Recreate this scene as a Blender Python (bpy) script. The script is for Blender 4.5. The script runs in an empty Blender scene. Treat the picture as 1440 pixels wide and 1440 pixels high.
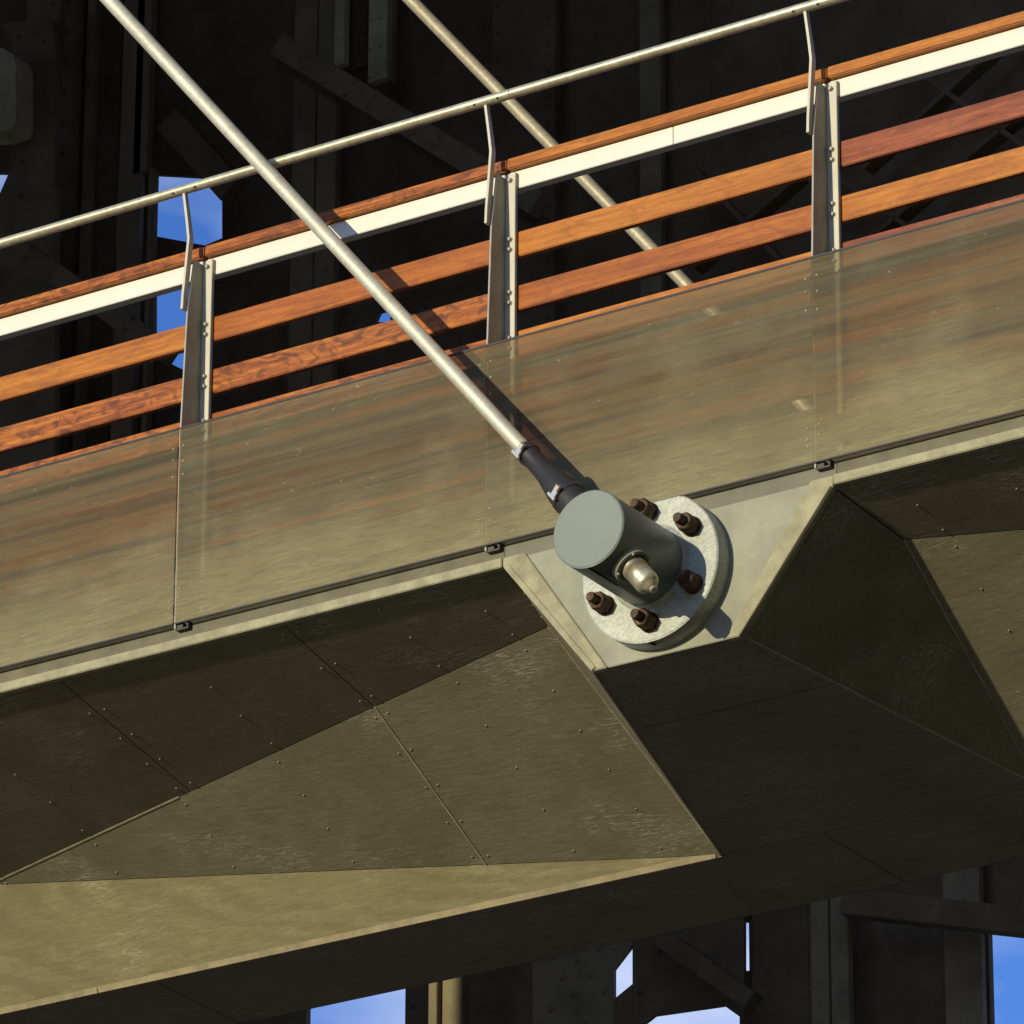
import bpy, math, random
from math import sin, cos, radians, pi, sqrt
from mathutils import Vector as V, Matrix
random.seed(7)
S = bpy.context.scene
COL = S.collection

# ------------------------------------------------------------------ camera, world, sun, exposure
PSI, PHI, RHO, FPX, DIST = radians(33), radians(23.6), 0.005, 9000.0, 21.43
fwd = V((-sin(PSI)*cos(PHI), cos(PSI)*cos(PHI), sin(PHI)))
r0 = V((cos(PSI), sin(PSI), 0)); u0 = r0.cross(fwd)
rgt = cos(RHO)*r0 + sin(RHO)*u0; up = rgt.cross(fwd)
CAM = -((931-720)/FPX*DIST*rgt - (809-720)/FPX*DIST*up + DIST*fwd)
cd = bpy.data.cameras.new('camera'); co = bpy.data.objects.new('camera', cd); COL.objects.link(co)
co.matrix_world = Matrix.Translation(CAM) @ Matrix((rgt, up, -fwd)).transposed().to_4x4()
cd.sensor_width = 36; cd.lens = FPX/1440*36; cd.clip_end = 2000; cd.clip_start = 0.5
S.camera = co

SUN = V((0.22, 1.0, -0.163)).normalized()          # the way the light travels
el = math.asin(-SUN.z); az = math.atan2(-SUN.x, -SUN.y)   # compass angle of the sun seen from the scene, from +Y
W = bpy.data.worlds.new('World'); S.world = W; W.use_nodes = True
wn = W.node_tree; wn.nodes.clear()
sky = wn.nodes.new('ShaderNodeTexSky'); sky.sky_type = 'NISHITA'; sky.sun_disc = False
sky.sun_elevation = el; sky.sun_rotation = az
sky.air_density = 1.0; sky.dust_density = 0.2; sky.ozone_density = 4.0
# thin scattered cloud, over the whole sky
tc = wn.nodes.new('ShaderNodeTexCoord'); mp = wn.nodes.new('ShaderNodeMapping')
mp.inputs['Scale'].default_value = (3.0, 3.0, 7.0); mp.inputs['Location'].default_value = (8.34, 1.62, 7.06)
no = wn.nodes.new('ShaderNodeTexNoise'); no.inputs['Scale'].default_value = 3.0; no.inputs['Detail'].default_value = 5
rp = wn.nodes.new('ShaderNodeValToRGB')
rp.color_ramp.elements[0].position = 0.46; rp.color_ramp.elements[0].color = (0, 0, 0, 1)
rp.color_ramp.elements[1].position = 0.75; rp.color_ramp.elements[1].color = (.85, .85, .85, 1)
mx = wn.nodes.new('ShaderNodeMix'); mx.data_type = 'RGBA'; mx.inputs[7].default_value = (5.6, 6.1, 7.2, 1)
bg = wn.nodes.new('ShaderNodeBackground'); bg.inputs['Strength'].default_value = 0.15
wo = wn.nodes.new('ShaderNodeOutputWorld')
L = wn.links
L.new(tc.outputs['Generated'], mp.inputs['Vector']); L.new(mp.outputs['Vector'], no.inputs['Vector'])
L.new(no.outputs['Fac'], rp.inputs['Fac']); L.new(rp.outputs['Color'], mx.inputs[0])
hs = wn.nodes.new('ShaderNodeMix'); hs.data_type = 'RGBA'; hs.blend_type = 'MULTIPLY'; hs.inputs[0].default_value = 1; hs.inputs[7].default_value = (.84, .97, 1.5, 1)
L.new(sky.outputs['Color'], hs.inputs[6]); L.new(hs.outputs[2], mx.inputs[6]); L.new(mx.outputs[2], bg.inputs['Color'])
L.new(bg.outputs['Background'], wo.inputs['Surface'])

sl = bpy.data.lights.new('sun', 'SUN'); sl.energy = 4.0; sl.angle = radians(0.5); sl.color = (1.0, 0.90, 0.66)
so = bpy.data.objects.new('sun', sl); COL.objects.link(so)
so.rotation_euler = SUN.to_track_quat('-Z', 'Y').to_euler()
S.view_settings.view_transform = 'Standard'; S.view_settings.look = 'None'
S.view_settings.exposure = 0.0; S.view_settings.gamma = 1.0; S.view_settings.use_curve_mapping = False

# ------------------------------------------------------------------ materials
class MT:
    """small node-graph writer"""
    def __init__(s, name):
        s.m = bpy.data.materials.new(name); s.m.use_nodes = True
        s.t = s.m.node_tree; s.b = s.t.nodes['Principled BSDF']; s.out = s.t.nodes['Material Output']
    def n(s, kind, **kw):
        o = s.t.nodes.new(kind)
        for k, v in kw.items():
            if k in o.inputs: o.inputs[k].default_value = v
            else: setattr(o, k, v)
        return o
    def l(s, a, b): s.t.links.new(a, b)
    def coord(s, scale=(1, 1, 1), jitter=False, rot=(0, 0, 0)):
        tc = s.n('ShaderNodeTexCoord'); mp = s.n('ShaderNodeMapping')
        mp.inputs['Scale'].default_value = scale; mp.inputs['Rotation'].default_value = rot
        s.l(tc.outputs['Object'], mp.inputs['Vector'])
        if jitter:
            oi = s.n('ShaderNodeObjectInfo'); mu = s.n('ShaderNodeMath', operation='MULTIPLY')
            mu.inputs[1].default_value = 37.0
            s.l(oi.outputs['Random'], mu.inputs[0]); s.l(mu.outputs[0], mp.inputs['Location'])
        return mp.outputs['Vector']
    def noise(s, vec, scale, detail=4, rough=.55, dist=0):
        o = s.n('ShaderNodeTexNoise', Scale=scale, Detail=detail, Roughness=rough, Distortion=dist)
        s.l(vec, o.inputs['Vector']); return o.outputs['Fac']
    def ramp(s, fac, stops):
        o = s.n('ShaderNodeValToRGB'); e = o.color_ramp.elements
        while len(e) < len(stops): e.new(0.5)
        for k, (p, c) in enumerate(stops):
            e[k].position = p; e[k].color = tuple(c)+(1,) if hasattr(c, '__len__') else (c, c, c, 1)
        s.l(fac, o.inputs['Fac']); return o.outputs['Color']
    def mix(s, fac, a, b, mode='MIX'):
        o = s.n('ShaderNodeMix', data_type='RGBA', blend_type=mode)
        for k, v in ((0, fac), (6, a), (7, b)):
            if hasattr(v, 'links'): s.l(v, o.inputs[k])
            elif hasattr(v, '__len__'): o.inputs[k].default_value = tuple(v)+(1,)
            else: o.inputs[k].default_value = v
        return o.outputs[2]
    def mul(s, a, b):
        o = s.n('ShaderNodeMath', operation='MULTIPLY')
        for k, v in ((0, a), (1, b)):
            if hasattr(v, 'links'): s.l(v, o.inputs[k])
            else: o.inputs[k].default_value = v
        return o.outputs[0]
    def bump(s, h, strength, dist=.002):
        o = s.n('ShaderNodeBump', Strength=strength, Distance=dist)
        s.l(h, o.inputs['Height']); s.l(o.outputs['Normal'], s.b.inputs['Normal'])
    def done(s, color=None, rough=.6, metal=0, spec=.4):
        b = s.b
        if color is not None:
            if hasattr(color, 'links'): s.l(color, b.inputs['Base Color'])
            else: b.inputs['Base Color'].default_value = tuple(color)+(1,)
        if hasattr(rough, 'links'): s.l(rough, b.inputs['Roughness'])
        else: b.inputs['Roughness'].default_value = rough
        b.inputs['Metallic'].default_value = metal; b.inputs['Specular IOR Level'].default_value = spec
        return s.m

def mat_board(name, lo, hi, scr=(.42, .40, .30), amount=.75, rings=False):
    """weathered boarded soffit: fibrous grain along the bridge, scuffs and pale scratches"""
    t = MT(name)
    c = t.coord(); cs = t.coord((3, 26, 26)); cf = t.coord((14, 110, 110))
    big = t.noise(c, 2.2, 5, .6); grain = t.noise(cs, 3.0, 6, .65, .6); fine = t.noise(cf, 3, 3, .6)
    col = t.ramp(big, [(.3, lo), (.7, hi)])
    col = t.mix(t.ramp(grain, [(.3, .55), (.68, 0.0)]), col, tuple(.55*x for x in lo))
    col = t.mix(t.ramp(fine, [(.35, .35), (.6, 0.0)]), col, tuple(.45*x for x in lo))
    mask = t.ramp(t.noise(t.coord((1, 1.4, 1.4)), 2.6, 3, .5), [(.50, 0.0), (.66, 1.0)])
    scrn = t.ramp(t.noise(t.coord((5, 34, 34), rot=(0, 0, .12)), 4, 6, .72, .7), [(.52, 0.0), (.60, 1.0)])
    col = t.mix(t.mul(t.mul(mask, scrn), amount), col, scr)
    sp = t.ramp(t.noise(c, 90, 2, .5), [(.70, 0.0), (.76, 1.0)])
    col = t.mix(t.mul(sp, .4), col, scr)
    if rings:
        wv = t.n('ShaderNodeTexWave', wave_type='RINGS', rings_direction='Y', Scale=1.5, Distortion=5.0, Detail=3.0)
        wv.inputs['Detail Scale'].default_value = 1.2
        t.l(t.coord((1.0, 2, 5.5)), wv.inputs['Vector'])
        wm = t.ramp(t.noise(t.coord((1, 1, 2)), 1.7, 3), [(.44, 0.0), (.58, 1.0)])
        col = t.mix(t.mul(t.mul(t.ramp(wv.outputs['Fac'], [(.25, 1.0), (.6, 0.0)]), wm), .28), col, tuple(.5*x for x in lo))
        patch = t.ramp(t.noise(t.coord((1.5, 1, 1)), 1.6, 4, .6), [(.5, 0.0), (.66, .45)]); col = t.mix(patch, col, tuple(.75*x for x in lo))
    t.bump(t.mix(.5, grain, fine), .55, .0025)
    return t.done(col, .75, 0, .25)

def mat_wood(name, a, b, c, FIG=.3):
    t = MT(name)
    v = t.coord((1.3, 22, 22), True); w = t.coord((4, 9, 9), True); f = t.coord((8, 160, 160), True)
    g = t.noise(v, 1.6, 6, .6, 1.2); fig = t.noise(w, 1.8, 4, .6, 2.2); fi = t.noise(f, 2, 2)
    col = t.ramp(g, [(.28, a), (.5, b), (.72, c)])
    col = t.mix(t.ramp(fig, [(.36, FIG), (.54, 0.0)]), col, tuple(.5*x for x in a))
    col = t.mix(t.ramp(fi, [(.3, .3), (.55, 0.0)]), col, tuple(.55*x for x in a))
    t.bump(t.mix(.5, g, fi), .3, .001)
    return t.done(col, .40, 0, .28)

def mat_galv(name, lo, hi, rough=.55, scale=60, metal=.0):
    t = MT(name); c = t.coord()
    vo = t.n('ShaderNodeTexVoronoi', Scale=scale); t.l(c, vo.inputs['Vector'])
    bw = t.n('ShaderNodeSeparateColor'); t.l(vo.outputs['Color'], bw.inputs[0])
    col = t.ramp(bw.outputs[0], [(.1, lo), (.9, hi)])
    st = t.ramp(t.noise(c, 9, 5, .65), [(.4, 0.0), (.7, .45)])
    col = t.mix(st, col, tuple(.55*x for x in lo))
    t.bump(t.noise(c, 120, 3), .15, .001)
    return t.done(col, rough, metal, .5)

def mat_paint(name, col, rough=.5, var=.25, scale=8, spec=.4, dirt=(.1, .09, .06), bump=.08):
    t = MT(name); c = t.coord()
    k = t.ramp(t.noise(c, scale, 6, .65), [(.35, tuple(x*(1-var) for x in col)), (.65, col)])
    d = t.ramp(t.noise(t.coord((3, 3, 9)), 4, 6, .7), [(.55, 0.0), (.75, .55*var*2)])
    k = t.mix(d, k, dirt)
    t.bump(t.noise(c, 150, 3), bump, .001)
    return t.done(k, rough, 0, spec)

M = {}
M['board'] = mat_board('soffit board', (.188, .164, .092), (.27, .240, .142), (.44, .415, .32))
M['board_keel'] = mat_board('keel board', (.25, .215, .108), (.335, .295, .15), (.47, .44, .30), .6, True)
M['board_under'] = mat_board('underside board', (.205, .168, .112), (.27, .226, .155), (.40, .36, .28), .5)
M['trim'] = mat_paint('keel trim', (.31, .255, .14), .7, .35, 14, .3, (.2, .17, .1), .2)
M['edge'] = mat_paint('pale edge steel', (.37, .345, .205), .65, .35, 14, .3, (.2, .17, .1), .2)
M['plate'] = mat_paint('end plate steel', (.31, .31, .215), .6, .28, 5, .35, (.24, .21, .12), .1)
M['fascia'] = mat_paint('channel steel', (.155, .142, .078), .6, .35, 9, .35, (.15, .13, .08), .1)
M['bandp'] = mat_paint('band steel', (.175, .168, .11), .6, .25, 6, .35, (.15, .13, .08), .1)
M['flange'] = mat_galv('galvanised flange', (.38, .40, .32), (.53, .545, .44), .5, 130)
M['tube'] = mat_galv('galvanised tube', (.54, .50, .34), (.70, .65, .45), .38, 70, .6)
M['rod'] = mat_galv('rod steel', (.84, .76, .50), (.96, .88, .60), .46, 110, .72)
M['rod_shade'] = mat_galv('shaded rod steel', (.36, .31, .18), (.46, .40, .25), .5, 110, .3)  # duller copy of rod steel, shade on the far rod put into its colour
M['drum'] = mat_paint('grey drum paint', (.185, .222, .185), .45, .10, 4, .4, (.16, .17, .15), .03)
M['fin'] = mat_paint('post steel', (.40, .39, .32), .5, .2, 10, .4)
M['angle'] = mat_paint('pale angle paint', (.60, .57, .44), .5, .15, 10, .4, (.4, .36, .25))
M['white'] = mat_paint('white rail paint', (.74, .715, .60), .45, .06, 5, .4, (.6, .55, .42))
M['rubber'] = mat_paint('black rubber', (.028, .026, .022), .5, .2, 12, .4, (.05, .045, .03))
t = MT('bright clamp'); M['chrome'] = t.done((.72, .68, .58), .34, .7)
t = MT('dark clamp'); M['clamp'] = t.done((.10, .095, .085), .3, .8)
t = MT('rusty bolt')
M['rust'] = t.done(t.ramp(t.noise(t.coord(), 55, 5, .7), [(.36, (.045, .033, .023)), (.54, (.095, .060, .036)), (.70, (.25, .14, .07))]), .8, 0, .25)
M['dark'] = mat_paint('dark steel', (.07, .066, .055), .55, .2, 9)
t = MT('zinc bolt'); M['zinc'] = t.done((.36, .34, .27), .4, .4)
t = MT('screw'); M['screw'] = t.done((.20, .185, .14), .5, .2)
M['wood_a'] = mat_wood('orange hardwood', (.20, .046, .003), (.36, .096, .005), (.48, .155, .010))
M['wood_b'] = mat_wood('golden hardwood', (.27, .074, .004), (.43, .138, .008), (.56, .22, .018))
M['wood_c'] = mat_wood('red hardwood', (.12, .024, .006), (.26, .058, .013), (.37, .105, .026))
M['wood_d'] = mat_wood('dark figured hardwood', (.13, .030, .003), (.38, .100, .006), (.60, .235, .018), .75)
t = MT('cap hardwood')
M['steel'] = mat_paint('old bridge paint', (.20, .14, .075), .75, .35, 3, .2, (.035, .028, .02), .2)
M['steel_b'] = mat_paint('old bridge paint grey', (.29, .225, .13), .75, .35, 3, .2, (.04, .03, .02), .2)
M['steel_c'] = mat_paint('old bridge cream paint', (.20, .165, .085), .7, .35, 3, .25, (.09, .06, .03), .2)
M['steel_lit'] = mat_paint('old bridge paint lit tint', (.62, .54, .31), .7, .35, 3, .25, (.16, .12, .06), .2)  # paler tint, dim light on a few strips put into the colour
M['ground'] = mat_paint('earth', (.26, .235, .175), .9, .4, .3, .1)

# translucent stained mesh of the lower screens: fine weave lets part of the light through
t = MT('screen mesh')
sk = t.noise(t.coord((.24, 3, 9), True), 1.9, 5, .58, 0); s2 = t.noise(t.coord((.15, 5, 15), True), 1.9, 4, .55, 0)
fi = t.noise(t.coord((4, 30, 55), True), 3, 4, .6)
sp = t.noise(t.coord(), 260, 2, .5); bl = t.noise(t.coord((1, 1, 1), True), 3, 4)
col = t.ramp(sk, [(.34, (.080, .072, .031)), (.46, (.145, .124, .053)), (.53, (.130, .100, .038)), (.59, (.095, .062, .021)), (.67, (.170, .146, .067))])
col = t.mix(t.ramp(s2, [(.51, 0.0), (.64, .85)]), col, (.215, .105, .027))
col = t.mix(t.ramp(s2, [(.34, .85), (.46, 0.0)]), col, (.075, .068, .030))
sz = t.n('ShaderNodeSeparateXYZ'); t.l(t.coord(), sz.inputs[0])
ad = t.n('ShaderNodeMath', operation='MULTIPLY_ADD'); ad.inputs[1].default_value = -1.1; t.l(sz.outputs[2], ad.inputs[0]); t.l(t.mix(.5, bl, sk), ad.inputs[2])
col = t.mix(t.ramp(ad.outputs[0], [(.46, 0.0), (.92, .92)]), col, (.35, .31, .16))   # paler low down, painted for the lit fascia seen through the mesh
col = t.mix(t.ramp(bl, [(.54, 0.0), (.74, .3)]), col, (.27, .245, .135))
col = t.mix(t.ramp(fi, [(.35, .4), (.6, 0.0)]), col, (.075, .064, .03))
spk = t.ramp(t.noise(t.coord(), 30, 2, .5), [(.735, 0.0), (.76, 1.0)])
col = t.mix(t.mul(spk, .5), col, (.5, .47, .36))
scf = t.ramp(t.noise(t.coord((3, 3, 5), True, (0, .5, 0)), 5, 6, .8, 2.0), [(.60, 0.0), (.66, .7)])
scm = t.ramp(t.noise(t.coord((1, 1, 1.6), True), 4.5, 2), [(.56, 0.0), (.68, 1.0)])
dust = t.mul(scf, scm); col = t.mix(dust, col, (.46, .42, .27))
t.bump(sp, .12, .001); t.done(col, .55, 0, .35)
tr = t.n('ShaderNodeBsdfTransparent'); tr.inputs['Color'].default_value = (1, .96, .88, 1)
ms = t.n('ShaderNodeMixShader')
f1 = t.ramp(sk, [(.30, .46), (.50, .52), (.66, .62)]); f2 = t.ramp(sp, [(.35, .85), (.65, 1.1)]); f3 = t.ramp(bl, [(.42, 1.0), (.70, .85)])
t.l(t.mul(t.mul(f1, f2), f3), ms.inputs[0]); t.l(t.b.outputs[0], ms.inputs[1]); t.l(tr.outputs[0], ms.inputs[2])
t.l(ms.outputs[0], t.out.inputs['Surface']); M['screen'] = t.m

# ------------------------------------------------------------------ geometry helpers
def frame(ax):
    ax = ax.normalized(); h = V((0, 0, 1)) if abs(ax.z) < .9 else V((1, 0, 0))
    a = ax.cross(h).normalized(); return a, ax.cross(a)
class MB:
    def __init__(s): s.v = []; s.f = []; s.sm = []
    def add(s, vs, fs, smooth=False):
        o = len(s.v); s.v += [tuple(p) for p in vs]
        for f in fs: s.f.append(tuple(i+o for i in f)); s.sm.append(smooth)
        return s
    def box(s, a, b):
        (x0, y0, z0), (x1, y1, z1) = a, b
        vs = [(x, y, z) for x in (x0, x1) for y in (y0, y1) for z in (z0, z1)]
        return s.add(vs, [(0, 1, 3, 2), (4, 6, 7, 5), (0, 4, 5, 1), (2, 3, 7, 6), (0, 2, 6, 4), (1, 5, 7, 3)])
    def prism(s, pts, off):
        n = len(pts); pts = [V(p) for p in pts]; off = V(off)
        vs = pts+[p+off for p in pts]
        fs = [tuple(range(n)), tuple(range(2*n-1, n-1, -1))]+[(i, i+n, (i+1) % n+n, (i+1) % n) for i in range(n)]
        return s.add(vs, fs)
    def lathe(s, p, ax, prof, n=40, smooth=True, cap=True):
        """prof: (distance along ax, radius); sharp rings are given twice"""
        p = V(p); ax = V(ax).normalized(); a, b = frame(ax)
        vs = []; fs = []
        for d, r in prof:
            vs += [p+ax*d+(a*cos(2*pi*k/n)+b*sin(2*pi*k/n))*r for k in range(n)]
        for j in range(len(prof)-1):
            fs += [(j*n+k, j*n+(k+1) % n, (j+1)*n+(k+1) % n, (j+1)*n+k) for k in range(n)]
        s.add(vs, fs, smooth)
        if cap:
            m = len(prof)-1
            s.add(vs[:n], [tuple(range(n))[::-1]]); s.add(vs[m*n:], [tuple(range(n))])
        return s
    def bar(s, p, q, w, h, updir=(0, 0, 1)):
        p, q = V(p), V(q); ax = (q-p).normalized(); a = ax.cross(V(updir)).normalized(); b = a.cross(ax)
        c = [p+a*i*w/2+b*j*h/2 for i, j in ((-1, -1), (1, -1), (1, 1), (-1, 1))]
        return s.prism(c, q-p)
    def build(s, name, m, parent=None, bevel=0, seg=2):
        me = bpy.data.meshes.new(name); me.from_pydata(s.v, [], s.f); me.validate()
        me.polygons.foreach_set('use_smooth', s.sm); me.materials.append(m)
        import bmesh
        bm = bmesh.new(); bm.from_mesh(me); bmesh.ops.recalc_face_normals(bm, faces=bm.faces)
        if bevel: bmesh.ops.bevel(bm, geom=bm.edges[:], offset=bevel, segments=seg, affect='EDGES', clamp_overlap=True)
        bm.to_mesh(me); bm.free()
        o = bpy.data.objects.new(name, me); COL.objects.link(o); o.parent = parent
        return o
def thing(name, label, cat, loc=(0, 0, 0), group=None):
    o = bpy.data.objects.new(name, None); COL.objects.link(o); o.empty_display_size = .1
    o['label'] = label; o['category'] = cat
    if group: o['group'] = group
    return o
def link_copy(src, parent, loc=None):
    c = src.copy(); COL.objects.link(c); c.parent = parent
    if loc is not None: c.location = loc
    return c
def inset(pts, g):
    """move every edge of a planar convex polygon inwards by g"""
    pts = [V(p) for p in pts]; n = len(pts)
    nor = V((0, 0, 0)); c = sum(pts, V((0, 0, 0)))/n
    for i in range(n): nor += (pts[i]-c).cross(pts[(i+1) % n]-c)
    nor.normalize(); out = []
    for i in range(n):
        a, b, d = pts[i-1], pts[i], pts[(i+1) % n]
        e1 = (b-a).normalized(); e2 = (d-b).normalized()
        n1 = nor.cross(e1); n2 = nor.cross(e2)
        k = 1+n1.dot(n2)
        out.append(b+(n1+n2)*(g/max(k, .15)))
    return out, nor
def clip(pts, ax, lo, hi):
    for val, sg in ((lo, 1), (hi, -1)):
        res = []
        for i in range(len(pts)):
            p, q = V(pts[i]), V(pts[(i+1) % len(pts)])
            a, b = sg*(p[ax]-val), sg*(q[ax]-val)
            if a >= 0: res.append(p)
            if (a > 0 > b) or (a < 0 < b): res.append(p.lerp(q, a/(a-b)))
        pts = res
        if len(pts) < 3: return []
    return pts
def slab(name, pts, m, parent, gap=.0025, th=.018):
    q, n = inset(pts, gap)
    if n.dot(V((0, -.5, -1))) < 0: n = -n
    mb = MB(); mb.prism(q, -n*th); o = mb.build(name, m, parent)
    return o, n
def backing(mb, pts):
    q, n = inset(pts, .0)
    if n.dot(V((0, -.5, -1))) < 0: n = -n
    mb.prism([p-n*.022 for p in q], -n*.012)

# ------------------------------------------------------------------ ground
g = MB(); g.box((-900, -900, -10.4), (900, 900, -10.1)); go = g.build('ground', M['ground']); go['kind'] = 'structure'

# ------------------------------------------------------------------ the footbridge
bridge = thing('footbridge', 'long concrete-coloured footbridge with folded dark boarded underside, hung from steel rods', 'footbridge')
CX = .0215; ZF = .167; HALF = 3.66
T0, F0, L1, L0 = V((-.622, 0, ZF)), V((-.732, .364, ZF-.2*.364)), V((-.618, 1.4, -.433)), V((-.271, 0, -.289))
nD = (L0-T0).cross(L1-T0); fy = .364; fz = ZF-.2*fy           # the rib's flank is one plane: slide F0 onto it
F0 = V((T0.x-(nD.y*fy+nD.z*(fz-ZF))/nD.x, fy, fz))
Q = V((CX-HALF, 1.08, ZF-.2*1.08))
E1Y, E2Y, KZ = 1.4, 1.98, -.436
MIDY = (E1Y+E2Y)/2; FARY = 2*MIDY
screws = MB(); back = MB()
def screw(p, n, r=.0048):
    screws.lathe(p-n*.001, n, [(0, r), (.003, r*.9), (.005, r*.4)], 7)
def mir(p, cx): return V((2*cx-p[0], p[1], p[2]))
def half_bay(cx, side, ex=0):
    """the four kinds of facet between a rib (centre cx) and mid bay, on one side of the rib"""
    tr = (lambda p: V((p[0]-CX+cx, p[1], p[2]))) if side < 0 else (lambda p: V((2*CX-p[0]-CX+cx, p[1], p[2])))
    A = [T0, V((Q.x, 0, ZF)), Q, F0]; B = [F0, Q, L1]; Cc = [L1, Q, V((Q.x, E1Y, KZ))]; Dd = [T0, F0, L1, L0]
    for poly, cuts in ((A, [CX-HALF-.01, -2.515, -1.55, 1.0]), (B, [CX-HALF-.01, -1.55, 1.0])):
        backing(back, [tr(p) for p in poly])
        for i in range(len(cuts)-1):
            c = clip(poly, 0, cuts[i], cuts[i+1])
            if c:
                o, n = slab('soffit_board', [tr(p) for p in c], M['board'], bridge)
                # rows of screws along the two cut edges and the middle of each board
                x0, x1 = max(cuts[i], Q.x+.05), min(cuts[i+1], -.80); nx = 2 if x1-x0 < 1.3 else 4
                for x in [x0+.03+(x1-x0-.06)*k/nx for k in range(nx+1)]:
                    ys = [p for p in clip(c, 0, x-.001, x+.001)]
                    if len(ys) < 2: continue
                    a = min(ys, key=lambda p: p.y); b = max(ys, key=lambda p: p.y)
                    m = max(2, int((b-a).length/.2)+1)
                    for k in range(m):
                        q = a.lerp(b, (k+.25)/(m-.5) if m > 1 else .5)
                        q = q+V((random.uniform(-.008, .008), 0, 0))
                        screw(tr(q), n)
    if side > 0 or cx == CX:
        Cc = [tr(L1), tr(Q), mir(tr(L1), tr(Q).x)]
        if not (side > 0 and cx < 0): backing(back, Cc); slab('keel_board', Cc, M['board_keel'], bridge)
    # rib flank
    backing(back, [tr(p) for p in Dd]); o, n = slab('flank_board', [tr(p) for p in Dd], M['board'], bridge)
    for k in range(5):
        for (a, b, w) in ((F0, T0, .05), (L1, L0, .05)):
            p = a.lerp(b, k/4*.9+.05); c = (T0+F0+L1+L0)/4
            screw(tr(p.lerp(c, .09)), n)
    for k in range(6):
        screw(tr(F0.lerp(L1, .08+.15*k).lerp((T0+F0+L1+L0)/4, .08)), n)
    # slim cover strips on the folds
    sB = [p for p in clip(B, 0, -1.5515, -1.5485)]
    for a, b in ((F0.lerp(Q, .64), Q), (F0, L1), (L0, L1), (min(sB, key=lambda p: p.y), max(sB, key=lambda p: p.y))):
        d = V((0, -.35, -.9)).normalized()
        mb = MB(); mb.bar(tr(a)+d*.001, tr(b)+d*.001, .007, .004, d); mb.build('fold_strip', M['edge'], bridge)
for cx, sides in ((CX, (-1, 1)), (CX-2*HALF, (1,)), (CX+2*HALF, (-1,))):
    for sd in sides: half_bay(cx, sd)
# rib underside: two boards with a cross joint
R0, R1 = mir(L0, CX), mir(L1, CX)
rib = [L0, R0, R1, L1]; backing(back, rib)
for lo, hi in ((0.0, .43), (.43, 1.5)):
    c = clip(rib, 1, lo, hi); o, n = slab('rib_board', c, M['board_under'], bridge)
    for k in range(6):
        for e in (.06, .94):
            a = c[0].lerp(c[-1], .1+.16*k); b = c[1].lerp(c[-2], .1+.16*k); screw(a.lerp(b, e), n)
X0, X1 = CX-2*HALF+.6, CX+2*HALF-.6
# keel underside in four lengths, far side of the hull, deck
for a, b in ((X0, -3.1), (-3.1, -.2), (-.2, 2.7), (2.7, X1)):
    slab('keel_base_board', [V((a, E1Y+.001, KZ)), V((b, E1Y+.001, KZ)), V((b, E2Y, KZ)), V((a, E2Y, KZ))], M['board_under'], bridge)
mb = MB(); mb.prism([(X0, E2Y, KZ), (X0, FARY, ZF), (X0, FARY, ZF+.03), (X0, E2Y+.03, KZ+.03)], (X1-X0, 0, 0)); mb.build('far_soffit', M['board'], bridge)
mb = MB(); mb.box((X0, .03, .36), (X1, FARY, .44)); mb.build('deck', M['board_under'], bridge)
mb = MB(); mb.box((X0, E1Y+.05, -.40), (X1, E2Y-.05, .35)); mb.build('keel_core', M['board_under'], bridge)
back.build('backing_sheet', M['board_under'], bridge)
so_ = screws.build('screw_heads', M['screw'], bridge); so_['kind'] = 'stuff'
# pale chamfer strip along the keel's lower front edge, in lengths
for a, b in ((X0, -3.35), (-3.345, -.64)):
    mb = MB(); mb.prism([(a, E1Y-.004, KZ-.004), (a, E1Y-.016, KZ+.027), (a, E1Y+.02, KZ+.027), (a, E1Y+.01, KZ-.004)], (b-a, 0, 0)); mb.build('keel_edge_strip', M['trim'], bridge)
# edge channel and its lower lip
mb = MB(); mb.prism([(X0, .092, .30), (X0, .092, .52), (X0, .2, .52), (X0, .2, .51), (X0, .104, .51), (X0, .104, .30)], (X1-X0, 0, 0)); mb.build('edge_channel', M['edge'], bridge, .002)
for a, b, mm in ((X0, -.630, 'fascia'), (-.629, .679, 'bandp'), (.680, X1, 'fascia')):
    mb = MB(); mb.prism([(a, 0, .185), (a, 0, .292), (a, .11, .292), (a, .11, .284), (a, .01, .284), (a, .01, .185)], (b-a, 0, 0)); mb.build('edge_band', M[mm], bridge, .0015)
for a, b in ((X0, -.628), (.678, X1)):
    mb = MB(); mb.prism([(a, -.022, ZF-.002), (a, -.022, ZF+.034), (a, .02, ZF+.034), (a, .02, ZF+.0)], (b-a, 0, 0)); mb.build('lip_strip', M['edge'], bridge, .003)
# end plate of the rib with its two side angles
mb = MB(); mb.prism([(T0.x+.05, -.004, ZF+.028), (.672-.05, -.004, ZF+.028), (R0.x-.02, -.004, R0.z), (L0.x+.02, -.004, L0.z)], (0, .02, 0)); o = mb.build('end_plate', M['plate'], bridge, .002)
for p, q, sg in ((T0, L0, 1), (V((.672, 0, ZF)), R0, -1)):
    q2 = q-V((0, 0, .004))
    mb = MB(); mb.prism([p+V((-.006*sg, -.016, .034)), p+V((.083*sg, -.016, .034)), q2+V((.062*sg, -.016, 0)), q2+V((0, -.016, 0)), p+V((-.004*sg, -.016, 0))], (0, .03, 0)); mb.build('side_angle', M['edge'], bridge, .003)
    mb = MB(); e = (q2-p).normalized()
    mb.bar(p+V((.012*sg, -.019, 0)), q2+V((.012*sg, -.019, .004)), .020, .006, (0, 1, 0)); mb.build('weld_seam', M['edge'], bridge, .002)

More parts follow.
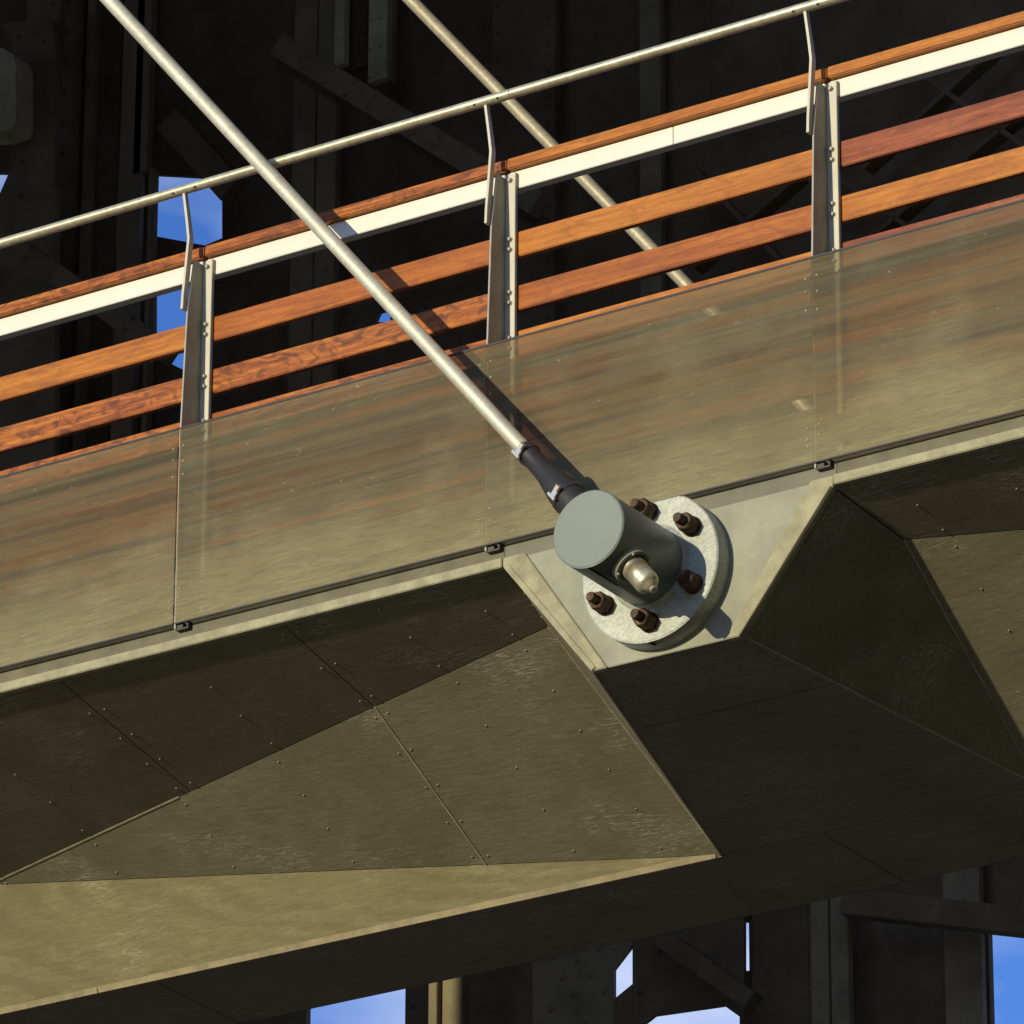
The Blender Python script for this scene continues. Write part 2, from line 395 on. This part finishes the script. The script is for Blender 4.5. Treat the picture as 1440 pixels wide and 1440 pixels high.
# ------------------------------------------------------------------ railing
rail = thing('bridge_railing', 'railing of reddish wood planks, white rail and grey tube along the footbridge edge', 'railing')
rail.location = (-.0584, .09, .0468)
SP = 1.304; FIN = [-.636+SP*k for k in range(-4, 5)]
ZT = 1.668
slats = [(1.343, 1.439), (1.137, 1.232), (.962, 1.056), (.83, .925), (.7335, .8285), (.637, .732), (.5405, .6355)]
fmb = MB(); fmb.prism([(0, .0, .19), (0, -.116, .19), (0, -.116, .95), (0, -.094, 1.45), (0, -.062, 1.655), (0, .0, 1.655)], (.007, 0, 0))
fin0 = fmb.build('post', M['fin'], rail, .001)
amb = MB(); amb.prism([(.0075, -.008, .20), (.0535, -.008, .20), (.0535, -.008, ZT), (.0075, -.008, ZT)], (0, .007, 0)); amb.box((.0475, -.0175, .21), (.0535, -.0085, ZT-.003))
ang0 = amb.build('angle_flange', M['angle'], fin0, .0012)
bmb = MB(); bmb.lathe((0, 0, 0), (0, -1, 0), [(-.001, .0105), (.002, .0105)], 16); bmb.lathe((0, -.002, 0), (0, -1, 0), [(0, .0085), (.006, .0085), (.009, .006)], 6, False)
bolt0 = bmb.build('bolt', M['zinc'], fin0)
bz = [1.642]+[(a+b)/2+d for a, b in slats[:3] for d in (.020, -.020)]
bolt0.location = (.027, -.008, bz[0])
bolts = [bolt0]+[link_copy(bolt0, fin0, (.027, -.008, z)) for z in bz[1:]]
kmb = MB()
path = [(-.104, 1.44), (-.100, 1.50), (-.082, 1.66), (-.074, 1.735), (-.088, 1.80), (-.116, 1.908)]
pts = []
for (y, z), w in zip(path, (.012, .013, .013, .013, .012, .010)): pts.append((y-w, z, y+w))
poly = [(-.0075, a, z) for a, z, b in pts]+[(-.0075, b, z) for a, z, b in reversed(pts)]
for i in range(len(pts)-1):
    (a, z, b), (c, z2, d_) = pts[i], pts[i+1]
    kmb.add([(x, y, zz) for x in (-.0105, -.0005) for y, zz in ((a, z), (b, z), (d_, z2), (c, z2))],
            [(0, 1, 2, 3), (7, 6, 5, 4), (0, 3, 7, 4), (1, 5, 6, 2)]+([(0, 4, 5, 1)] if i == 0 else [])+([(3, 2, 6, 7)] if i == len(pts)-2 else []))
brk0 = kmb.build('handrail_bracket', M['angle'], fin0)
tmb = MB(); tmb.box((.004, -.112, .186), (.058, -.02, .192)); tmb.box((.051, -.112, .1925), (.058, -.02, .216)); tmb.box((.008, -.110, .1925), (.034, -.02, .214)); foot0 = tmb.build('foot_clip', M['dark'], fin0, .001)
posts = [fin0]; fin0.location = (FIN[0], 0, 0)
for x in FIN[1:]:
    p = link_copy(fin0, rail, (x, 0, 0)); posts.append(p)
    for ch in (ang0, brk0, foot0)+tuple(bolts): link_copy(ch, p)
tones = {0: ['wood_a', 'wood_d', 'wood_b', 'wood_a', 'wood_b', 'wood_c', 'wood_a', 'wood_b'],
         1: ['wood_b', 'wood_a', 'wood_d', 'wood_d', 'wood_a', 'wood_b', 'wood_a', 'wood_d'],
         2: ['wood_a', 'wood_c', 'wood_d', 'wood_d', 'wood_b', 'wood_c', 'wood_a', 'wood_a'],
         3: ['wood_c', 'wood_a', 'wood_a', 'wood_b', 'wood_a', 'wood_a', 'wood_c', 'wood_a'],
         4: ['wood_a', 'wood_b', 'wood_d', 'wood_a', 'wood_c', 'wood_b', 'wood_a', 'wood_a']}
caps = ['wood_a', 'wood_a', 'wood_d', 'wood_d', 'wood_b', 'wood_b', 'wood_a', 'wood_a']
for i in range(len(FIN)-1):
    a, b = FIN[i]+.0075, FIN[i+1]-.002; xm = (a+b)/2; hl = (b-a)/2
    for r, (z0, z1) in enumerate(slats):
        mb = MB(); mb.box((-hl, -.014, -(z1-z0)/2), (hl, .014, (z1-z0)/2))
        o = mb.build('plank', M[tones[r if r < 5 else (r*2) % 5][i]], rail, .003); o.location = (xm, .0145+random.uniform(0, .002), (z0+z1)/2+random.uniform(-.001, .001))
        if r > 2: o.location.y = .035
    for e0, e1 in (((-hl, .06*hl-.001), (.06*hl+.001, hl)) if i in (1, 4, 6) else ((-hl, hl),)):
        mb = MB(); mb.box((e0, -.02, -.0345), (e1, .02, .0345)); o = mb.build('white_rail', M['white'], rail, .002); o.location = (xm, .021, 1.6435)
    mb = MB(); mb.box((-SP/2+.0025, -.07, -.021), (SP/2-.0025, .07, .021)); o = mb.build('cap_board', M[caps[i]], rail, .004); o.location = (FIN[i]+.02+SP/2, .045, 1.7005)
    # lower screen of stained mesh on the posts' outer edges
    g0, g1 = (.0045 if i == 3 else .0002), (.0045 if i == 2 else .0002)
    mb = MB(); mb.box((-SP/2+g0, -.0015, -.373), (SP/2-g1, .0015, .373))
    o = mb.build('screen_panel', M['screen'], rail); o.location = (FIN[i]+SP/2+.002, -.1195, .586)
    rv = MB()
    for e in (-1, 1):
        for z in (.31, .25, .19, -.24, -.28, -.32): rv.lathe((e*(SP/2-.022), -.0015, z+random.uniform(-.01, .01)), (0, -1, 0), [(0, .005), (.003, .003)], 7)
    r_ = rv.build('rivet_heads', M['edge'], o); r_['kind'] = 'stuff'
    for za, zb in ((.3735, .3805), (-.3790, -.3735)):
        em = MB(); em.box((-SP/2+g0, -.003, za), (SP/2-g1, .003, zb)); em.build('screen_edge', M['rubber'], o)
# tube handrail in lengths joined at every second post
HY, HZ, HR = -.118, 1.917, .0185
ends = [FIN[0]-.4]+[x+.10 for x in FIN[::2]]+[FIN[-1]+.5]
for a, b in zip(ends, ends[1:]):
    mb = MB(); mb.lathe((a+.001, HY, HZ), (1, 0, 0), [(0, HR), (b-a-.002, HR)], 20); o = mb.build('handrail', M['tube'], rail)
    for x in FIN:
        for dx in (-.045, .052):
            if a < x+dx < b:
                s_ = MB(); s_.lathe((x+dx, HY-HR*.8, HZ-HR*.55), (0, -.8, -.55), [(-.002, .0045), (.003, .004)], 8); s_.build('set_screw', M['rubber'], o)

# ------------------------------------------------------------------ anchor hub on the rib's end plate
hub = thing('anchor_hub', 'grey painted drum bolted by a round galvanised flange to the end of the bridge rib', 'anchor')
FR, DR = .267, .138
mb = MB(); mb.lathe((0, -.0005, 0), (0, -1, 0), [(0, FR), (.074, FR), (.074, FR), (.079, FR-.005)], 96); mb.v = [(x, y, min(z, .233)) for x, y, z in mb.v]; o = mb.build('flange', M['flange'], hub)
mb = MB(); mb.lathe((0, -.0795, 0), (0, -1, 0), [(0, DR+.016), (.006, DR+.012), (.016, DR+.001)], 72, True, False); mb.build('weld_bead', M['flange'], hub)
mb = MB(); mb.lathe((0, -.0795, 0), (0, -1, 0), [(0, DR), (.380, DR), (.380, DR), (.385, DR-.005)], 96); mb.build('drum', M['drum'], hub)
def nut(i, ang):
    p = V((.2*cos(ang), -.0795, .2*sin(ang)))
    mb = MB(); mb.lathe(p, (0, -1, 0), [(0, .036), (.007, .036)], 24); w = mb.build('washer', M['rust'], hub)
    mb = MB(); mb.lathe(p+V((0, -.007, 0)), (0, -1, 0), [(0, .030), (.003, .0335), (.052, .0335), (.056, .030)], 6, False); k = mb.build('nut', M['rust'], w, .0012)
    mb = MB(); prof = []
    for j in range(9): prof += [(.062+j*.004, .0175), (.064+j*.004, .0165)]
    mb.lathe(p, (0, -1, 0), prof+[(.100, .015)], 18, True); mb.build('stud', M['rust'], w)
for i, dg in enumerate((90, 33, -30, -90, 210, 150)): nut(i, radians(dg))

# ------------------------------------------------------------------ suspension rods
def rod_thing(P, dv, length, label, near):
    t = thing('suspension_rod', label, 'tension rod', group='steel rods that hang the footbridge')
    dv = V(dv).normalized()
    mb = MB(); mb.lathe(P, dv, [(.155, .0272), (length, .0272)], 28); mb.build('rod', M['rod' if near else 'rod_shade'], t)
    # rubber boot: collar, waist, flare, collar
    pr_ = [(.150, .056), (.20, .057), (.225, .058), (.235, .0585), (.285, .0585), (.315, .055), (.36, .047), (.40, .040), (.44, .0365), (.50, .035), (.512, .038), (.553, .038), (.562, .035), (.566, .028)]
    mb = MB(); mb.lathe(P, dv, pr_, 40); boot = mb.build('rubber_boot', M['rubber'], t)
    for s, r in ((.262, .0590), (.534, .0385)):
        mb = MB(); mb.lathe(P, dv, [(s-.011, r), (s-.011, r+.0022), (s+.011, r+.0022), (s+.011, r)], 40, False); c = mb.build('hose_clamp', M['clamp'], boot)
        a = (V((-.05, -.97, -.25))); a = (a-dv*a.dot(dv)).normalized(); sd = dv.cross(a)
        mb = MB(); mb.bar(P+dv*s+a*(r+.007)-sd*.020, P+dv*s+a*(r+.007)+sd*.010, .024, .012, a)
        mb.bar(P+dv*s+a*(r+.013)-sd*.014-dv*.022, P+dv*s+a*(r+.013)-sd*.014+dv*.022, .010, .010, a)
        mb.lathe(P+dv*s+a*(r+.010)+sd*.012, sd, [(0, .012), (.018, .012)], 6, False); mb.build('clamp_screw', M['chrome'], c, .0015)
    # lower end: saddle washer, cap nut with rounded nose
    e = -dv
    mb = MB(); mb.lathe(P, e, [(.10, .0655), (.166, .0655), (.168, .063), (.168, .053), (.150, .052), (.150, .03)], 40); w = mb.build('saddle_washer', M['plate'], t)
    a, b = frame(e)
    mb = MB(); mb.lathe(P, e, [(.1485, .043), (.19, .0435), (.19, .0415), (.25, .0420), (.264, .039), (.273, .032), (.275, .023), (.287, .022), (.287, .0145), (.299, .014), (.301, .011)], 32); mb.build('cap_nut', M['tube'], t)
    for k in range(4):
        an = pi/4+k*pi/2; q = P+e*.1675+(a*cos(an)+b*sin(an))*.0585
        mb = MB(); mb.lathe(q, e, [(0, .006), (.004, .0058), (.006, .003)], 10); mb.build('screw', M['zinc'], w)
    return t
rodd = V((-2.356, -.0, 0)); 
P1 = V((-.003, -.335, .006)); D1 = V((-1.287, .155, 1.545))
rod_thing(P1, D1, 6.2, 'near galvanised rod slanting down across the railing into the bolted grey drum', True)
P2 = V((.2865, 3.735, .1)); D2 = V((-.788, -.106, 1.0))
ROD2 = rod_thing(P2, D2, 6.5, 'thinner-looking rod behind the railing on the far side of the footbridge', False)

# ------------------------------------------------------------------ old riveted steel bridge behind
old = thing('steel_bridge', 'dark old riveted steel bridge standing close behind the footbridge, sky showing through gaps', 'bridge')
def at(x, y, Y):
    q = fwd+(x-720)/FPX*rgt-(y-720)/FPX*up; return CAM+q*((Y-CAM.y)/q.y)
YB = 15.0
def plate(name, pts, Y=YB, th=.03, m='steel', riv=None, rr=.02):
    q = [at(x, y, Y) for x, y in pts]; mb = MB(); mb.prism(q, (0, th, 0)); o = mb.build(name, M[m], old)
    if riv:
        rb = MB()
        for x, y in riv: rb.lathe(at(x, y, Y), (0, -1, 0), [(-.002, rr), (.010, rr*.85), (.018, rr*.35)], 8)
        r_ = rb.build('rivet_heads', M[m], o); r_['kind'] = 'stuff'
    return o
def col(x0, x1, y0, y1, **k):
    """upright member: pixel columns at its middle, true vertical"""
    Y = k.get('Y', YB); a = at(x0, (y0+y1)/2, Y).x; b = at(x1, (y0+y1)/2, Y).x
    zt = at((x0+x1)/2, y0, Y).z; zb = at((x0+x1)/2, y1, Y).z
    nm = k.get('name', 'column'); mb = MB(); mb.box((a, Y, zb), (b, Y+k.get('th', .06), zt)); o = mb.build(nm, M[k.get('m', 'steel')], old, .004)
    if 'riv' in k:
        rb = MB()
        for fx, st in k['riv']:
            z = zb+.05
            while z < zt: rb.lathe((a+(b-a)*fx, Y, z), (0, -1, 0), [(-.002, .020), (.010, .017), (.018, .007)], 8); z += st
        r_ = rb.build('rivet_heads', M[k.get('m', 'steel')], o); r_['kind'] = 'stuff'
    return o
UP, LO = -420, 1030      # upper set of members runs from above the frame to behind the hull
# back layer with the gaps where the sky shows
plate('web_plate', [(-200, UP), (219, UP), (217, 620), (215, LO), (-200, LO), (-200, 278), (-2, 276), (12, 244), (-200, 243)])
plate('web_plate', [(219.3, UP), (314, UP), (312, 265), (296, 250), (219, 246)])
plate('gusset_plate', [(218.7, 332), (288, 345), (312, 335), (560, 330), (560, 402), (262, 396), (217.5, 384)], riv=[(240, 355), (262, 372), (300, 360), (330, 372), (420, 360), (480, 380)])
plate('web_plate', [(314.3, UP), (560, UP), (560, 329.5), (312.3, 334.5), (312.3, 264)])
plate('gusset_plate', [(215, 499), (262, 522), (284, 531), (285, LO), (214.6, LO)], riv=[(235, 540), (262, 552), (250, 575)])
plate('web_plate', [(281, 397), (529, 402.4), (529, 453), (529, LO), (285.5, LO), (284.6, 530)], riv=[(470+14*k, 432+9*(k % 3)) for k in range(4)])
plate('web_plate', [(529.2, 402.4), (560, 403), (560, LO), (529.2, LO), (529.2, 453), (549, 453), (549, 445), (541, 437), (534, 439), (529.2, 449)])
plate('web_plate', [(560.4, UP), (1000, UP), (1000, LO), (560.4, LO)])
plate('web_plate', [(1000.4, UP), (1600, UP), (1600, LO), (1000.4, LO)])
# front layer: built-up column with rivet lines, stiffeners, diagonals
col(26, 74, UP, LO, Y=14.6, m='steel_b', riv=((.78, .17),))
plate('gusset_plate', [(2, 34), (20, 30), (72, 30), (78, 60), (76, 900), (-40, 900), (-40, 330), (0, 278), (14, 240), (22, 180), (22, 90), (14, 55)], 14.52, .06, 'steel_b', [(26, 52), (34, 92), (35, 138), (31, 184), (30, 230), (28, 276), (14, 320), (60, 60)])
plate('bearing_plate', [(-40, 66), (2, 67), (18, 76), (22, 90), (22, 170), (18, 180), (-4, 187), (-40, 190)], 14.2, .2, 'steel_lit')
col(113, 125, UP, LO, Y=14.7, name='angle_iron', m='steel_b')
col(127, 163, UP, LO, Y=14.8, name='flange_plate')
col(165, 195, UP, LO, Y=14.6, name='flange_plate', m='steel_b')
col(197, 217, UP, 240, Y=14.6, name='flange_plate', m='steel_b')
col(197, 205, 240, LO, Y=14.6, name='flange_plate', m='steel_b')
col(77, 108, UP, LO, Y=14.85, name='lacing_plate', riv=((.2, .24),))
col(409, 441, UP, LO, Y=14.6, m='steel_b', name='flange_plate')
col(443, 471, UP, LO, Y=14.6, m='steel_b', name='flange_plate')
col(474, 488, UP, 90, Y=14.5, m='steel_lit', name='angle_iron')
col(489, 519, UP, 95, Y=14.7, name='lacing_plate', riv=((.45, .21), (.85, .21)))
col(521, 547, UP, 112, Y=14.5, m='steel_lit', name='angle_iron', riv=((.15, .21), (.7, .21)))
col(549, 554, UP, 112, Y=14.5, m='steel_b', name='angle_iron')
def diag(p, q, w, Y, m='steel_b', name='diagonal_brace', riv=0):
    a, b = at(*p, Y), at(*q, Y); mb = MB(); mb.bar(a, b, .12, w, (0, 0, 1) if abs((b-a).normalized().z) < .9 else (1, 0, 0)); o = mb.build(name, M[m], old, .004)
    if riv:
        rb = MB(); d = (b-a).normalized(); n = d.cross(V((0, 1, 0)))
        for k in range(riv):
            for s in (-.3, .3): rb.lathe(a.lerp(b, (k+.5)/riv)+n*w*s-V((0, .06, 0)), (0, -1, 0), [(-.002, .020), (.010, .017), (.018, .007)], 8)
        r_ = rb.build('rivet_heads', M[m], o); r_['kind'] = 'stuff'
    return o
diag((395, 65), (760, 290), .16, 14.15, riv=12)
diag((400, 88), (770, 320), .10, 14.3, 'steel')
diag((-40, 300), (240, 500), .14, 14.2, riv=8)
diag((240, 170), (330, 270), .2, 14.55, 'steel')
diag((640, 560), (1500, 380), .10, 14.6, 'steel')
for p, q in (((1220, 240), (1460, 20)), ((1230, 60), (1460, 220)), ((1180, 250), (1500, 480)), ((1240, 330), (1480, 130)), ((980, 380), (1130, 250)), ((980, 240), (1130, 400))):
    diag(p, q, .035, 14.75, 'steel', 'lacing_bar')
col(690, 780, UP, LO, Y=14.7, m='steel', riv=((.1, .2), (.9, .2)))
col(900, 930, UP, LO, Y=14.8, m='steel_b', name='flange_plate')
# horizontal girder behind the hull that carries both sets
plate('cross_girder', [(-250, LO+.5), (1650, LO+.5), (1650, 1150), (-250, 1150)], 14.9, .5)
LT, LB = 1150.5, 1900
# lower set, under the footbridge
col(-200, 428, LT, LB, m='steel')
col(568, 600, LT, LB, Y=14.9, name='lacing_plate', riv=((.3, .2),))
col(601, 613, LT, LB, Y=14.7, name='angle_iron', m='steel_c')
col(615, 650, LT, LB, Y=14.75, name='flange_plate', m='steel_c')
col(652, 748, LT, LB, Y=14.9, name='web_plate')
plate('gusset_plate', [(748.5, LT), (889, LT), (889, 1329), (863, 1363), (863, LB), (748.5, LB)], 14.85, .03, 'steel_b', [(775, 1420), (790, 1375), (805, 1400), (812, 1352), (830, 1372), (842, 1335), (820, 1440), (850, 1395), (780, 1345)])
plate('gusset_plate', [(889.4, LT), (1046, LT), (1046, 1434), (1018, 1414), (920, 1428), (889.4, 1452)], 14.85, .03, 'steel', [(970, 1350), (1000, 1380), (1035, 1390), (900, 1395), (925, 1340)])
plate('gusset_plate', [(863.4, 1405), (889, 1384), (889, 1452), (880, 1470), (880, LB), (863.4, LB)], 14.85, .03, 'steel')
col(1055, 1140, LT, LB, name='web_plate'); 
plate('web_plate', [(1040, LT), (1056, LT), (1056, 1296), (1040, 1296)]); plate('web_plate', [(1040, 1365), (1056, 1365), (1056, LB), (1040, LB)])
col(1143, 1168, LT, LB, Y=14.6, name='flange_plate', m='steel_b'); col(1171, 1196, LT, LB, Y=14.6, name='flange_plate', m='steel_b')
col(1140, 1395, LT, LB, name='web_plate'); col(1332, 1384, LT, LB, Y=14.8, name='flange_plate', m='steel_b')
plate('web_plate', [(1388, LT), (1650, LT), (1650, 1344), (1440, 1308), (1388, 1299)], m='steel')
diag((905, 1300), (1060, 1410), .12, 14.6, 'steel'); diag((1190, 1270), (1460, 1300), .16, 14.5, 'steel')
# unseen blockers, added to keep sun off the bents and cut sky light
GY = 3.6
mb = MB(); mb.box((-60, 3.3, 19.05), (60, 20.5, 19.6)); mb.build('sky_block_slab', M['steel'], old)  # overhead slab added out of view to block sky light
for k in range(12):
    mb = MB(); mb.box((13.5, -8.5+k*2.0, -10.2), (14.3, -8.1+k*2.0, 19.0)); mb.build('sky_block_leg', M['steel'], old)
mb = MB(); mb.box((14.31, -32, -10.2), (14.36, 16, 19.0)); mb.build('sky_block_wall', M['steel'], old)  # legs and wall added out of view to darken right-facing sides
gb = MB(); gb.box((-26, GY, 7.15), (-7.4, GY+.05, 19.0)); sun_plate = gb.build('sun_block_plate', M['steel'], old)  # plate added up-sun, out of view, to shade the steel behind
for z in (7.17, 18.98):
    mb = MB(); mb.box((-26, GY-.2, z-.02), (-7.4, GY-.001, z+.02)); mb.build('sun_block_flange', M['steel'], old)
for k in range(12):
    x = -25.5+k*1.6; mb = MB(); mb.box((x, GY-.14, 7.2), (x+.02, GY-.001, 18.95)); mb.build('sun_block_rib', M['steel'], old)
k_ = (14.72-GY)
GAP0, GAP1 = at(599, 1410, 14.72).x-.22*k_, at(648, 1410, 14.72).x-.22*k_  # slit between the added walls lets sun onto one column strip
for a, b in ((-24, GAP0), (GAP1, -7.6)):
    mb = MB(); mb.box((a, GY+.051, -10.2), (b, GY+.3, 7.149)); mb.build('sun_block_wall', M['steel'], old)
